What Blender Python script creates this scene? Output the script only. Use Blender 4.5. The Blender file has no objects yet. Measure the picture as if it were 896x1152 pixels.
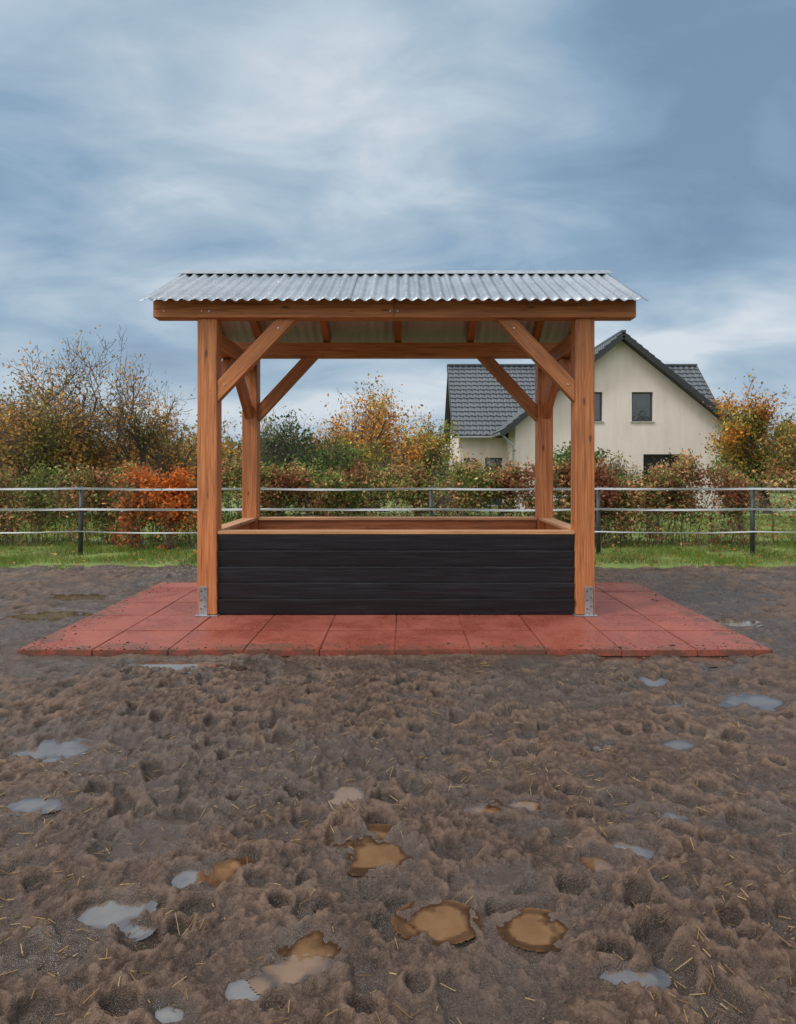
import bpy, bmesh, math, numpy as np
from mathutils import Vector, Matrix
R=math.radians
scene=bpy.context.scene
COL=scene.collection
# ------------------------------------------------------------ noise
_rs=np.random.RandomState(7)
_perm=_rs.permutation(256); _perm=np.concatenate([_perm,_perm])
_ang=_rs.rand(256)*2*np.pi; _gx=np.cos(_ang); _gy=np.sin(_ang)
def noise(x,y,seed=0):
    x=np.asarray(x,dtype=np.float64)+seed*17.37; y=np.asarray(y,dtype=np.float64)+seed*9.71
    x,y=np.broadcast_arrays(x,y)
    xi=np.floor(x).astype(np.int64); yi=np.floor(y).astype(np.int64)
    xf=x-xi; yf=y-yi
    u=xf*xf*xf*(xf*(xf*6-15)+10); v=yf*yf*yf*(yf*(yf*6-15)+10)
    def g(ix,iy,dx,dy):
        h=_perm[_perm[ix&255]+(iy&255)]
        return _gx[h]*dx+_gy[h]*dy
    a=g(xi,yi,xf,yf); b=g(xi+1,yi,xf-1,yf); c=g(xi,yi+1,xf,yf-1); d=g(xi+1,yi+1,xf-1,yf-1)
    return ((a*(1-u)+b*u)*(1-v)+(c*(1-u)+d*u)*v)*1.5
_r1=_rs.rand(256);_r2=_rs.rand(256);_r3=_rs.rand(256)
def clods(x,y,seed=0):
    """rounded lumps: max over cells of domes with random radius/height"""
    x=x+seed*13.1; y=y+seed*5.7
    xi=np.floor(x).astype(np.int64); yi=np.floor(y).astype(np.int64); out=np.zeros_like(x)
    for ox in (-1,0,1):
        for oy in (-1,0,1):
            h=_perm[_perm[(xi+ox)&255]+((yi+oy)&255)]
            dx=x-(xi+ox+_r1[h]); dy=y-(yi+oy+_r2[h]); rad=.38+.5*_r3[h]
            d2=(dx*dx+dy*dy)/(rad*rad)
            out=np.maximum(out,np.sqrt(np.clip(1-d2,0,1))*rad*(.5+.7*_r1[(h+91)&255]))
    return out
def sstep(a,b,x):
    t=np.clip((x-a)/(b-a),0,1); return t*t*(3-2*t)
def boxblur(A,r):
    for ax in (0,1):
        p=np.concatenate([np.repeat(np.take(A,[0],ax),r+1,ax),A,np.repeat(np.take(A,[-1],ax),r,ax)],axis=ax)
        c=np.cumsum(p,axis=ax); n=A.shape[ax]
        A=(np.take(c,np.arange(2*r+1,2*r+1+n),ax)-np.take(c,np.arange(0,n),ax))/(2*r+1)
    return A
# ------------------------------------------------------------ material helpers
def newmat(name):
    m=bpy.data.materials.new(name); m.use_nodes=True
    nt=m.node_tree; b=nt.nodes['Principled BSDF']
    return m,nt,b
def noise_node(nt,vec,scale,detail=4,rough=.55,dist=0):
    n=nt.nodes.new('ShaderNodeTexNoise'); n.inputs['Scale'].default_value=scale
    n.inputs['Detail'].default_value=detail; n.inputs['Roughness'].default_value=rough; n.inputs['Distortion'].default_value=dist
    if vec is not None: nt.links.new(vec,n.inputs['Vector'])
    return n.outputs['Fac']
def ramp(nt,fac,stops):
    r=nt.nodes.new('ShaderNodeValToRGB'); e=r.color_ramp.elements
    while len(e)<len(stops): e.new(.5)
    for i,(p,c) in enumerate(stops):
        e[i].position=p; e[i].color=(c[0],c[1],c[2],1) if not isinstance(c,(int,float)) else (c,c,c,1)
    nt.links.new(fac,r.inputs['Fac']); return r.outputs['Color']
def mixc(nt,fac,a,b,mode='MIX'):
    n=nt.nodes.new('ShaderNodeMix'); n.data_type='RGBA'; n.blend_type=mode
    for s,v in ((n.inputs[0],fac),(n.inputs[6],a),(n.inputs[7],b)):
        if isinstance(v,(int,float)): s.default_value=v
        elif isinstance(v,tuple): s.default_value=(v[0],v[1],v[2],1)
        else: nt.links.new(v,s)
    return n.outputs[2]
def mixf(nt,fac,a,b):
    n=nt.nodes.new('ShaderNodeMix'); n.data_type='FLOAT'
    for s,v in ((n.inputs[0],fac),(n.inputs[2],a),(n.inputs[3],b)):
        if isinstance(v,(int,float)): s.default_value=v
        else: nt.links.new(v,s)
    return n.outputs[0]
def mth(nt,op,a,b=0.0,clamp=False):
    n=nt.nodes.new('ShaderNodeMath'); n.operation=op; n.use_clamp=clamp
    for i,v in enumerate((a,b)):
        if isinstance(v,(int,float)): n.inputs[i].default_value=v
        else: nt.links.new(v,n.inputs[i])
    return n.outputs[0]
def mapping(nt,vec,scale=(1,1,1),loc=(0,0,0)):
    n=nt.nodes.new('ShaderNodeMapping'); n.inputs['Scale'].default_value=scale; n.inputs['Location'].default_value=loc
    nt.links.new(vec,n.inputs['Vector']); return n.outputs['Vector']
def bump(nt,b,h,strength=.3,dist=.01):
    n=nt.nodes.new('ShaderNodeBump'); n.inputs['Strength'].default_value=strength; n.inputs['Distance'].default_value=dist
    nt.links.new(h,n.inputs['Height']); nt.links.new(n.outputs['Normal'],b.inputs['Normal'])
def objco(nt): return nt.nodes.new('ShaderNodeTexCoord').outputs['Object']
def geopos(nt): return nt.nodes.new('ShaderNodeNewGeometry').outputs['Position']

def wood_mat(name,c_dark,c_mid,c_light,rough=(.45,.65),knots=True,bstr=.35):
    m,nt,b=newmat(name)
    oc=objco(nt); oi=nt.nodes.new('ShaderNodeObjectInfo').outputs['Random']
    off=nt.nodes.new('ShaderNodeVectorMath'); off.operation='ADD'
    cmb=nt.nodes.new('ShaderNodeCombineXYZ')
    nt.links.new(mth(nt,'MULTIPLY',oi,37.0),cmb.inputs[0]); nt.links.new(mth(nt,'MULTIPLY',oi,11.0),cmb.inputs[1])
    nt.links.new(oc,off.inputs[0]); nt.links.new(cmb.outputs[0],off.inputs[1]); v=off.outputs[0]
    g1=noise_node(nt,mapping(nt,v,(1.2,26,26)),1.6,5,.65,.6)
    g2=noise_node(nt,mapping(nt,v,(2.5,90,90)),1.5,2,.6,.2)
    g3=noise_node(nt,v,1.7,3,.5)
    s=mth(nt,'ADD',mth(nt,'MULTIPLY',g1,.6),mth(nt,'MULTIPLY',g2,.4))
    col=ramp(nt,s,[(.36,c_dark),(.5,c_mid),(.66,c_light)])
    col=mixc(nt,mth(nt,'MULTIPLY',ramp(nt,g3,[(.35,0),(.7,1)]),.5),col,tuple(x*.62 for x in c_mid))
    if knots:
        vo=nt.nodes.new('ShaderNodeTexVoronoi'); vo.inputs['Scale'].default_value=3.3
        nt.links.new(mapping(nt,v,(.8,2.4,2.4)),vo.inputs['Vector'])
        k=ramp(nt,vo.outputs['Distance'],[(.05,1),(.12,0)])
        col=mixc(nt,mth(nt,'MULTIPLY',k,.8),col,tuple(x*.35 for x in c_dark))
    br=mth(nt,'ADD',mth(nt,'MULTIPLY',oi,.4),.78)
    hs=nt.nodes.new('ShaderNodeHueSaturation'); nt.links.new(col,hs.inputs['Color']); nt.links.new(br,hs.inputs['Value'])
    nt.links.new(hs.outputs['Color'],b.inputs['Base Color'])
    nt.links.new(ramp(nt,g1,[(.3,rough[0]),(.7,rough[1])]),b.inputs['Roughness'])
    bump(nt,b,s,bstr,.004)
    return m
M_wood=wood_mat('stained_larch',(.21,.066,.021),(.48,.162,.051),(.65,.27,.10))
M_wood2=wood_mat('raw_larch_cap',(.42,.19,.085),(.60,.30,.14),(.70,.40,.21))
M_black=wood_mat('black_stained_boards',(.003,.004,.006),(.008,.011,.016),(.022,.028,.038),(.4,.6),True,.8)

def leaf_mat(name,trans=.3):
    m=bpy.data.materials.new(name); m.use_nodes=True; nt=m.node_tree
    b=nt.nodes['Principled BSDF']; out=nt.nodes['Material Output']; nt.nodes.remove(b)
    at=nt.nodes.new('ShaderNodeAttribute'); at.attribute_name='Col'
    b=nt.nodes.new('ShaderNodeBsdfDiffuse'); nt.links.new(at.outputs['Color'],b.inputs['Color'])
    tr=nt.nodes.new('ShaderNodeBsdfTranslucent'); nt.links.new(at.outputs['Color'],tr.inputs['Color'])
    mx=nt.nodes.new('ShaderNodeMixShader'); mx.inputs[0].default_value=trans
    nt.links.new(b.outputs[0],mx.inputs[1]); nt.links.new(tr.outputs[0],mx.inputs[2]); nt.links.new(mx.outputs[0],out.inputs['Surface'])
    return m
M_leaf=leaf_mat('leaves',.35)
M_grassblade=leaf_mat('grass_blades',.35)
def bark(name,c):
    m,nt,b=newmat(name); v=objco(nt)
    n=noise_node(nt,mapping(nt,v,(8,8,2)),3,3,.6)
    nt.links.new(ramp(nt,n,[(.3,tuple(x*.6 for x in c)),(.7,tuple(x*1.4 for x in c))]),b.inputs['Base Color'])
    b.inputs['Roughness'].default_value=.9; return m
M_bark=bark('bark',(.11,.085,.07))

def galv(name,lo,hi,metal,r0=.26,r1=.45):
    m,nt,b=newmat(name); v=objco(nt)
    vo=nt.nodes.new('ShaderNodeTexVoronoi'); vo.inputs['Scale'].default_value=55; nt.links.new(v,vo.inputs['Vector'])
    sp=vo.outputs['Color']; n=noise_node(nt,v,2.2,4,.6)
    st=noise_node(nt,mapping(nt,v,(12,1,1)),1.5,4,.6)
    sx=nt.nodes.new('ShaderNodeSeparateColor'); nt.links.new(sp,sx.inputs[0])
    s=mth(nt,'ADD',mth(nt,'MULTIPLY',sx.outputs[0],.16),mth(nt,'ADD',mth(nt,'MULTIPLY',n,.5),mth(nt,'MULTIPLY',st,.34)))
    nt.links.new(ramp(nt,s,[(.3,lo),(.7,hi)]),b.inputs['Base Color'])
    b.inputs['Metallic'].default_value=metal
    nt.links.new(ramp(nt,s,[(.3,r0),(.7,r1)]),b.inputs['Roughness']); return m
M_galv=galv('galvanised_steel',(.25,.28,.31),(.50,.53,.56),.8)
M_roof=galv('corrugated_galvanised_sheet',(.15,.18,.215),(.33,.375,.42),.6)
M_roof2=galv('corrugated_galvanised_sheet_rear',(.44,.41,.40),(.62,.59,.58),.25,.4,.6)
def plain(name,c,rough=.5,metal=0,var=.15,scale=8):
    m,nt,b=newmat(name); n=noise_node(nt,objco(nt),scale,3,.6)
    nt.links.new(ramp(nt,n,[(.3,tuple(x*(1-var) for x in c)),(.7,tuple(x*(1+var) for x in c))]),b.inputs['Base Color'])
    b.inputs['Roughness'].default_value=rough; b.inputs['Metallic'].default_value=metal; return m
M_bolt=plain('zinc_bolt',(.55,.56,.57),.35,.9)
M_post=plain('dark_fence_post',(.025,.033,.032),.5)
M_tape=plain('white_fence_tape',(.42,.44,.46),.5,0,.12,20)
M_insul=plain('black_insulator',(.02,.02,.02),.4)

# ------------------------------------------------------------ object helpers
def empty(name,loc=(0,0,0)):
    e=bpy.data.objects.new(name,None); e.location=loc; e.empty_display_size=.2; COL.objects.link(e); return e
def link(me,name,mat=None,parent=None,smooth=False):
    o=bpy.data.objects.new(name,me); COL.objects.link(o)
    if mat: me.materials.append(mat)
    if parent: o.parent=parent
    if smooth: me.polygons.foreach_set('use_smooth',[True]*len(me.polygons))
    return o
def pydata(name,v,f,mat=None,parent=None,smooth=False):
    me=bpy.data.meshes.new(name); me.from_pydata(v,[],f); me.update(); return link(me,name,mat,parent,smooth)
def npmesh(name,V,F,mat,parent=None,smooth=False,col=None,attrs=None):
    V=np.ascontiguousarray(V,dtype=np.float32); F=np.ascontiguousarray(F,dtype=np.int32)
    me=bpy.data.meshes.new(name); n=len(F); k=F.shape[1]
    me.vertices.add(len(V)); me.vertices.foreach_set('co',V.ravel())
    me.loops.add(n*k); me.loops.foreach_set('vertex_index',F.ravel())
    me.polygons.add(n); me.polygons.foreach_set('loop_start',np.arange(0,n*k,k,dtype=np.int32))
    me.polygons.foreach_set('loop_total',np.full(n,k,dtype=np.int32))
    me.update(calc_edges=True)
    if smooth: me.polygons.foreach_set('use_smooth',np.ones(n,dtype=bool))
    if col is not None:
        a=me.color_attributes.new('Col','FLOAT_COLOR','POINT')
        c=np.ones((len(V),4),dtype=np.float32); c[:,:3]=col; a.data.foreach_set('color',c.ravel())
    for k2,arr in (attrs or {}).items():
        a=me.attributes.new(k2,'FLOAT','POINT'); a.data.foreach_set('value',np.ascontiguousarray(arr,dtype=np.float32))
    me.materials.append(mat)
    o=bpy.data.objects.new(name,me); COL.objects.link(o)
    if parent: o.parent=parent
    return o
def beam(name,p0,p1,w,h,mat,parent,up=(0,0,1),bev=.005,cut0=0,cut1=0):
    p0=Vector(p0);p1=Vector(p1);x=(p1-p0);L=x.length;x.normalize();y=Vector(up).cross(x).normalized();z=x.cross(y)
    bm=bmesh.new(); vs=[]
    for sx in (-1,1):
        for sy,sz in ((-1,-1),(1,-1),(1,1),(-1,1)):
            zz=sz*h/2; xx=sx*L/2+(cut0*zz if sx<0 else cut1*zz)
            vs.append(bm.verts.new((xx,sy*w/2,zz)))
    for f in ((0,3,2,1),(4,5,6,7),(0,1,5,4),(1,2,6,5),(2,3,7,6),(3,0,4,7)): bm.faces.new([vs[i] for i in f])
    bmesh.ops.recalc_face_normals(bm,faces=bm.faces)
    if bev: bmesh.ops.bevel(bm,geom=list(bm.edges),offset=bev,segments=2,profile=.6,affect='EDGES')
    me=bpy.data.meshes.new(name); bm.to_mesh(me); bm.free()
    o=link(me,name,mat,parent)
    mt=Matrix(((x.x,y.x,z.x,(p0.x+p1.x)/2),(x.y,y.y,z.y,(p0.y+p1.y)/2),(x.z,y.z,z.z,(p0.z+p1.z)/2),(0,0,0,1)))
    o.matrix_world=mt; return o
def box(name,x0,x1,y0,y1,z0,z1,mat,parent=None,bev=0):
    return beam(name,(x0,(y0+y1)/2,(z0+z1)/2),(x1,(y0+y1)/2,(z0+z1)/2),abs(y1-y0),abs(z1-z0),mat,parent,bev=bev)
def bolts(name,pts,r,t,mat,parent,axis='Y'):
    bm=bmesh.new()
    for p in pts:
        ret=bmesh.ops.create_cone(bm,segments=10,radius1=r,radius2=r*.75,depth=t,cap_ends=True)
        rot=Matrix.Rotation(R(90),4,'X') if axis=='Y' else Matrix.Identity(4)
        bmesh.ops.transform(bm,matrix=Matrix.Translation(p)@rot,verts=ret['verts'])
    me=bpy.data.meshes.new(name); bm.to_mesh(me); bm.free(); return link(me,name,mat,parent)
def prisms(P0,P1,r0,r1,k=4):
    P0=np.asarray(P0,float);P1=np.asarray(P1,float);r0=np.asarray(r0,float);r1=np.asarray(r1,float)
    d=P1-P0; L=np.linalg.norm(d,axis=1,keepdims=True)+1e-9; d=d/L
    ref=np.where(np.abs(d[:,2:3])>.9,np.array([[1.,0,0]]),np.array([[0,0,1.]]))
    a=np.cross(d,ref); a/=np.linalg.norm(a,axis=1,keepdims=True); b=np.cross(d,a)
    n=len(P0); th=np.arange(k)*2*np.pi/k
    ring=a[:,None,:]*np.cos(th)[None,:,None]+b[:,None,:]*np.sin(th)[None,:,None]
    V=np.concatenate([P0[:,None,:]+ring*r0[:,None,None],P1[:,None,:]+ring*r1[:,None,None]],axis=1)
    i=np.arange(k); j=(i+1)%k
    q=np.stack([i,j,j+k,i+k],axis=1)
    F=(q[None]+(np.arange(n)*2*k)[:,None,None]).reshape(-1,4)
    return V.reshape(-1,3),F
def leafquads(P,size,rng,flat=0.,aspect=.55):
    n=len(P); a=rng.normal(size=(n,3)); a/=np.linalg.norm(a,axis=1,keepdims=True)
    b=rng.normal(size=(n,3)); 
    if flat: a[:,2]*=(1-flat); b[:,2]*=(1-flat); a/=np.linalg.norm(a,axis=1,keepdims=True)
    b-=a*(a*b).sum(1,keepdims=True); b/=np.linalg.norm(b,axis=1,keepdims=True)
    s=np.asarray(size).reshape(-1,1)
    V=np.stack([P-a*s,P+b*s*aspect,P+a*s,P-b*s*aspect],axis=1).reshape(-1,3)
    F=np.arange(4*n).reshape(n,4); return V,F
def pick(cols,P,rng,cl=1.2,mixr=.35,gain=1.0):
    cols=np.array(cols); n=len(P)
    t=noise(P[:,0]*cl+P[:,1]*.7,P[:,2]*cl,3)*.9+.5+rng.normal(size=n)*mixr*.5
    idx=np.clip((t*len(cols)).astype(int),0,len(cols)-1)
    c=cols[idx]*gain*np.exp(rng.normal(size=(n,1))*.32)
    return np.repeat(np.clip(c,0,.85),4,axis=0)

def gz(y):
    y=np.asarray(y,float)
    return -.03-.65*sstep(17,27,y)

# ------------------------------------------------------------ CAMERA
cam=bpy.data.cameras.new('camera'); co=bpy.data.objects.new('camera',cam); COL.objects.link(co)
co.location=(0,0,1.2); co.rotation_euler=(R(90),0,0)
cam.sensor_fit='VERTICAL'; cam.sensor_height=36; cam.lens=750/1152*36
cam.shift_x=-6/1152; cam.shift_y=-49/1152; cam.clip_end=3000; cam.clip_start=.05
scene.camera=co
def W(px,py,z=0.0):
    d=750*(1.2-z)/(py-527); return (px-454)*d/750,d

# ------------------------------------------------------------ MUD
def spaced(a,b,f):
    out=[a]; 
    while out[-1]<b: out.append(out[-1]+f(out[-1]))
    return np.array(out)
xp=spaced(0,24,lambda x:.0046+.0058*max(0,x-1.1)); xs=np.concatenate([-xp[:0:-1],xp])
ys=np.concatenate([np.arange(-1.2,1.2,.04),spaced(1.2,8.9,lambda y:.0044+.0029*(y-1.2))])
X,Y=np.meshgrid(xs,ys); 
wx=X+.03*noise(X*5,Y*5,11)+.010*noise(X*20,Y*20,13)+.003*noise(X*60,Y*60,15); wy=Y+.03*noise(X*5,Y*5,12)+.010*noise(X*20,Y*20,14)+.003*noise(X*60,Y*60,16)
Hh=.018*noise(X*1.1,Y*1.1,1)+.018*noise(X*2.7,Y*2.7,2)+.012*noise(wx*6,wy*6,9)
rough=np.clip(.75+1.0*noise(X*.8,Y*.8,21)+.45*noise(X*3.1,Y*3.1,22),.3,1.3)
rough*=.75+.3*sstep(1.5,4.5,Y)
Hh+=rough*(.014*clods(wx*8,wy*8,1)-.005)
Hh+=rough*(.019*clods(wx*16,wy*16,2)-.007)
Hh+=(.3+.7*rough)*.017*clods(wx*31,wy*31,3)
Hh+=(.4+.6*rough)*.0115*clods(wx*62,wy*62,4)
Hh+=.003*noise(wx*45,wy*45,6)+.003*noise(X*100,Y*100,7)
rng=np.random.RandomState(5)
def window(cx,cy,r):
    i0,i1=np.searchsorted(ys,[cy-r,cy+r]); j0,j1=np.searchsorted(xs,[cx-r,cx+r]); return slice(i0,i1),slice(j0,j1)
wet=np.zeros_like(Hh)
for k in range(1750):
    cx=rng.uniform(-10,10) if k%3 else rng.uniform(-3,3); cy=rng.uniform(.9,8.5) if k%3 else rng.uniform(1.,4.5)
    if -2.7<cx<2.6 and 4.3<cy<7.1: continue
    a=rng.uniform(.030,.072); asp=rng.uniform(.7,1.5); th=rng.uniform(0,6.28); D=rng.uniform(.010,.042)
    sl=window(cx,cy,.24)
    dx=X[sl]-cx; dy=Y[sl]-cy
    u=(dx*np.cos(th)+dy*np.sin(th))/a; v=(-dx*np.sin(th)+dy*np.cos(th))/(a*asp)
    r=np.sqrt(u*u+v*v)*(1+.34*noise(X[sl]*13,Y[sl]*13,k%40)+.15*noise(X[sl]*35,Y[sl]*35,k%31))
    ins=1-sstep(.55,1.05,r); h0=Hh[sl]; mean=h0.mean()
    Hh[sl]=h0*(1-.4*ins)+mean*.4*ins - D*ins + D*.26*np.exp(-((r-1.32)/.26)**2)*np.clip(.6+noise(X[sl]*9,Y[sl]*9,k%23)*1.5,0,1.4)
    wet[sl]=np.maximum(wet[sl],.8*ins)
Hh-=.045
mx0,mx1,my0,my1=-2.56,2.45,4.41,7.02
dist=np.maximum(np.maximum(mx0-X,X-mx1),np.maximum(my0-Y,Y-my1))
band=sstep(.0,.4,noise(X*1.6,Y*1.6,65)+.4*noise(X*6,Y*6,66))*(1-sstep(.2,.6,dist))*sstep(-.1,.02,dist)
Hh=Hh*(1-.5*band)+(-.043)*.5*band
k=1-sstep(.0,.20,dist)
Hh=Hh*(1-k)+(-.030+ .6*np.clip(Hh+.035,-.05,.05))*k
Hh=np.where(dist<.0,-.05,Hh)
wet=np.maximum(wet,band)
wet=np.maximum(wet,np.clip((-Hh-.033)/.03,0,1)*.8)
wet=np.maximum(wet,.85*sstep(.12,.5,noise(X*.7,Y*.9,55)+.35*noise(X*5,Y*5,56)))
# puddles
PUD=[(388,898,34,24,1),(425,955,74,34,1),(246,981,48,26,1),(208,989,36,24,0),(130,1028,50,36,0),(342,1078,74,54,1),(492,1036,58,30,1),
(605,1045,52,28,1),(568,990,62,22,2),(676,972,40,20,1),(719,957,44,28,0),(757,922,42,18,0),(55,845,64,18,0),(162,948,90,36,2),
(862,790,70,14,0),(590,906,46,12,1),(700,743,60,12,0),(790,742,66,9,0),(190,748,110,11,0),(60,692,70,10,0),(762,797,42,9,0),(760,838,34,10,0),
(280,1112,40,26,0),(835,932,66,14,2),(705,1100,56,22,0),(185,1140,46,24,0),(95,672,60,8,0),(545,912,40,10,1),(675,842,30,9,0),(40,905,44,14,0),
(815,700,50,7,0),(150,1045,30,12,0),(60,1075,100,44,2),(700,905,46,30,2),(320,880,34,12,2),(735,768,24,8,0),(600,935,60,14,2),(130,735,50,8,0)]
prng=np.random.RandomState(3); WAT=[]
for n_,(px,py,w,h,kind) in enumerate(PUD):
    lvl=-.048+prng.uniform(-.0015,.0015)
    cx,cy=W(px,py,lvl); a=w*cy/750/2; bb=h*cy*cy/(750*1.25)/2; bb=max(bb,.03)
    sl=window(cx,cy,max(a,bb)*2.4+.05)
    dx=(X[sl]-cx)/a; dy=(Y[sl]-cy)/bb; r0_=np.sqrt(dx*dx+dy*dy)
    r=r0_+.36*noise(X[sl]*9,Y[sl]*9,60+n_)+.2*noise(X[sl]*26,Y[sl]*26,90+n_)
    m=1-sstep(.3,1.45,r); h0=Hh[sl]
    ring=(1-m)*(1-sstep(1.5,2.3,r0_))*sstep(1.0,1.3,r0_)
    h1=np.where(ring>.0,np.maximum(h0,h0*(1-ring)+np.maximum(h0,lvl+.003+.25*(h0+.05))*ring),h0)
    if kind==2: bed=lvl+.002+.3*(h0+.035)
    else: bed=lvl-.020+.42*(h0+.040)
    Hh[sl]=h1*(1-m)+bed*m
    wet[sl]=np.maximum(wet[sl],1-sstep(.8,1.8,r))
    if kind<2: WAT.append((cx,cy,a*1.75,bb*1.75,lvl,kind))
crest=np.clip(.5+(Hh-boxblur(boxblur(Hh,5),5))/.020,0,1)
edge=8.35+.18*noise(xs*1.3,xs*0+.5,31)+.08*noise(xs*6,xs*0,32)
k=sstep(0,.35,Y-edge[None,:]); Hh=Hh*(1-k)+(-.14)*k
V=np.stack([X,Y,Hh],axis=-1).reshape(-1,3); nx=len(xs); ny=len(ys)
idx=np.arange(nx*ny).reshape(ny,nx)
F=np.stack([idx[:-1,:-1],idx[:-1,1:],idx[1:,1:],idx[1:,:-1]],axis=-1).reshape(-1,4)
m,nt,b=newmat('wet_mud'); v=geopos(nt)
n1=noise_node(nt,v,3.0,4,.6); n2=noise_node(nt,v,34,4,.7,.3); n3=noise_node(nt,v,170,3,.7); n4=noise_node(nt,v,.55,2,.5)
at=nt.nodes.new('ShaderNodeAttribute'); at.attribute_name='wet'; wv=at.outputs['Fac']
ac=nt.nodes.new('ShaderNodeAttribute'); ac.attribute_name='crest'   # shade between clods painted into the colour: paler tops, darker hollows
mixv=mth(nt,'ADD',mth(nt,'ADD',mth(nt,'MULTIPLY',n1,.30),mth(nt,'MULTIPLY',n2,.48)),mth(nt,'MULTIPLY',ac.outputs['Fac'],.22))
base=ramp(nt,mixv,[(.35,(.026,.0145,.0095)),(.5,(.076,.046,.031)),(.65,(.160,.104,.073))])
base=mixc(nt,mth(nt,'MULTIPLY',ramp(nt,n3,[(.54,0),(.66,1)]),.5),base,(.215,.15,.108))
base=mixc(nt,mth(nt,'MULTIPLY',ramp(nt,n4,[(.4,0),(.65,1)]),.3),base,(.055,.033,.022))
base=mixc(nt,mth(nt,'MULTIPLY',wv,.6),base,(.030,.0175,.0115))
nt.links.new(base,b.inputs['Base Color'])
rr=ramp(nt,mth(nt,'ADD',mth(nt,'MULTIPLY',n1,.5),mth(nt,'MULTIPLY',n2,.5)),[(.42,.30),(.58,.70)])
nt.links.new(mixf(nt,wv,rr,.12),b.inputs['Roughness']); b.inputs['IOR'].default_value=1.5
nt.links.new(mixf(nt,wv,.3,.85),b.inputs['Specular IOR Level'])
bump(nt,b,mth(nt,'ADD',mth(nt,'MULTIPLY',n2,.45),mth(nt,'MULTIPLY',n3,.55)),.9,.018)
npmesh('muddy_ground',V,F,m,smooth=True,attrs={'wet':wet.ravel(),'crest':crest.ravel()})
def hz(x,y):
    i=np.clip(np.searchsorted(ys,y),0,ny-1); j=np.clip(np.searchsorted(xs,x),0,nx-1); return Hh[i,j]
G=40; t=np.linspace(-1,1,G+1); TX_,TY_=np.meshgrid(t,t); gi=np.arange((G+1)**2).reshape(G+1,G+1)
q=np.stack([gi[:-1,:-1],gi[:-1,1:],gi[1:,1:],gi[1:,:-1]],axis=-1).reshape(-1,4)
keep=((TX_[:-1,:-1]+TX_[1:,1:])**2/4+(TY_[:-1,:-1]+TY_[1:,1:])**2/4<1).reshape(-1); q=q[keep]
VV=[];FF=[];DD=[];KK=[]
for i,(cx,cy,a,bb,lv,kind) in enumerate(WAT):
    x=cx+TX_.ravel()*a; y=cy+TY_.ravel()*bb
    VV.append(np.stack([x,y,np.full_like(x,lv)],1)); FF.append(q+i*(G+1)**2); DD.append(np.clip((lv-hz(x,y))/.024,0,1)); KK.append(np.full(len(x),float(kind)))
m,nt,b=newmat('puddle_water')
dp=nt.nodes.new('ShaderNodeAttribute'); dp.attribute_name='depth'; kd=nt.nodes.new('ShaderNodeAttribute'); kd.attribute_name='murk'
nz=noise_node(nt,geopos(nt),12,4,.6)
dd=mth(nt,'MULTIPLY',ramp(nt,dp.outputs['Fac'],[(.05,0),(.75,1)]),ramp(nt,nz,[(.3,.5),(.7,1)]))
deep=mixc(nt,kd.outputs['Fac'],(.13,.105,.082),(.185,.108,.057))
nt.links.new(mixc(nt,dd,(.045,.025,.015),deep),b.inputs['Base Color'])
b.inputs['Roughness'].default_value=.015
nt.links.new(mixf(nt,kd.outputs['Fac'],3.0,1.8),b.inputs['IOR'])
bump(nt,b,noise_node(nt,geopos(nt),25,3,.5),.06,.003)
npmesh('puddles',np.concatenate(VV),np.concatenate(FF),m,smooth=True,attrs={'depth':np.concatenate(DD),'murk':np.concatenate(KK)})
# straw & bits
rng=np.random.RandomState(12); n=8000
sx=np.where(rng.rand(n)<.6,rng.uniform(-1.6,1.6,n),rng.uniform(-6,6,n)); sy=rng.uniform(1.2,1.2+rng.rand(n)*7); cl=noise(sx*1.2,sy*1.2,44)+rng.normal(size=n)*.3
ok=(cl>.0)&~((sx>-2.6)&(sx<2.5)&(sy>4.35)&(sy<7.1)); sx=sx[ok];sy=sy[ok]; n=len(sx)
L=rng.uniform(.012,.06,n)*rng.uniform(.4,1,n); th=rng.uniform(0,6.28,n)
ex=sx+np.cos(th)*L; ey=sy+np.sin(th)*L; z0=hz(sx,sy)+.004; z1=hz(ex,ey)+.005+rng.rand(n)*.006
r=rng.uniform(.0009,.0019,n)
V,F=prisms(np.stack([sx,sy,z0],1),np.stack([ex,ey,z1],1),r,r*.8,4)
sc=np.array([(.50,.37,.19),(.38,.25,.12),(.24,.15,.07),(.13,.08,.05)])[rng.randint(0,4,n)]
npmesh('straw',V,F,M_leaf,col=np.repeat(sc,8,axis=0))

# ------------------------------------------------------------ GRASS FIELD
gxs=np.concatenate([[-1500,-700,-300,-120,-60],np.linspace(-30,30,121),[60,120,300,700,1500]])
gys=np.concatenate([[-1500,-500,-100,-20],np.linspace(-2,8,6),np.linspace(8.05,11,60),np.linspace(11.3,30,60),[40,60,100,200,500,1500]])
GX,GY=np.meshgrid(gxs,gys)
GZ=np.where(GY<8.02,-.25,-.25+.22*sstep(8.0,8.45,GY))+(gz(GY)+.03)+np.where((GY>8.3)&(GY<30),.02*noise(GX*1.1,GY*1.1,51)+.008*noise(GX*4,GY*4,52),0)
V=np.stack([GX,GY,GZ],-1).reshape(-1,3); a_,b_=GX.shape; idx=np.arange(a_*b_).reshape(a_,b_)
F=np.stack([idx[:-1,:-1],idx[:-1,1:],idx[1:,1:],idx[1:,:-1]],axis=-1).reshape(-1,4)
m,nt,b=newmat('meadow_grass'); v=geopos(nt)
g1=noise_node(nt,v,1.2,4,.6); g2=noise_node(nt,v,30,3,.7)
c=ramp(nt,mth(nt,'ADD',mth(nt,'MULTIPLY',g1,.5),mth(nt,'MULTIPLY',g2,.5)),[(.32,(.06,.07,.018)),(.5,(.125,.175,.035)),(.68,(.19,.25,.058))])
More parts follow.
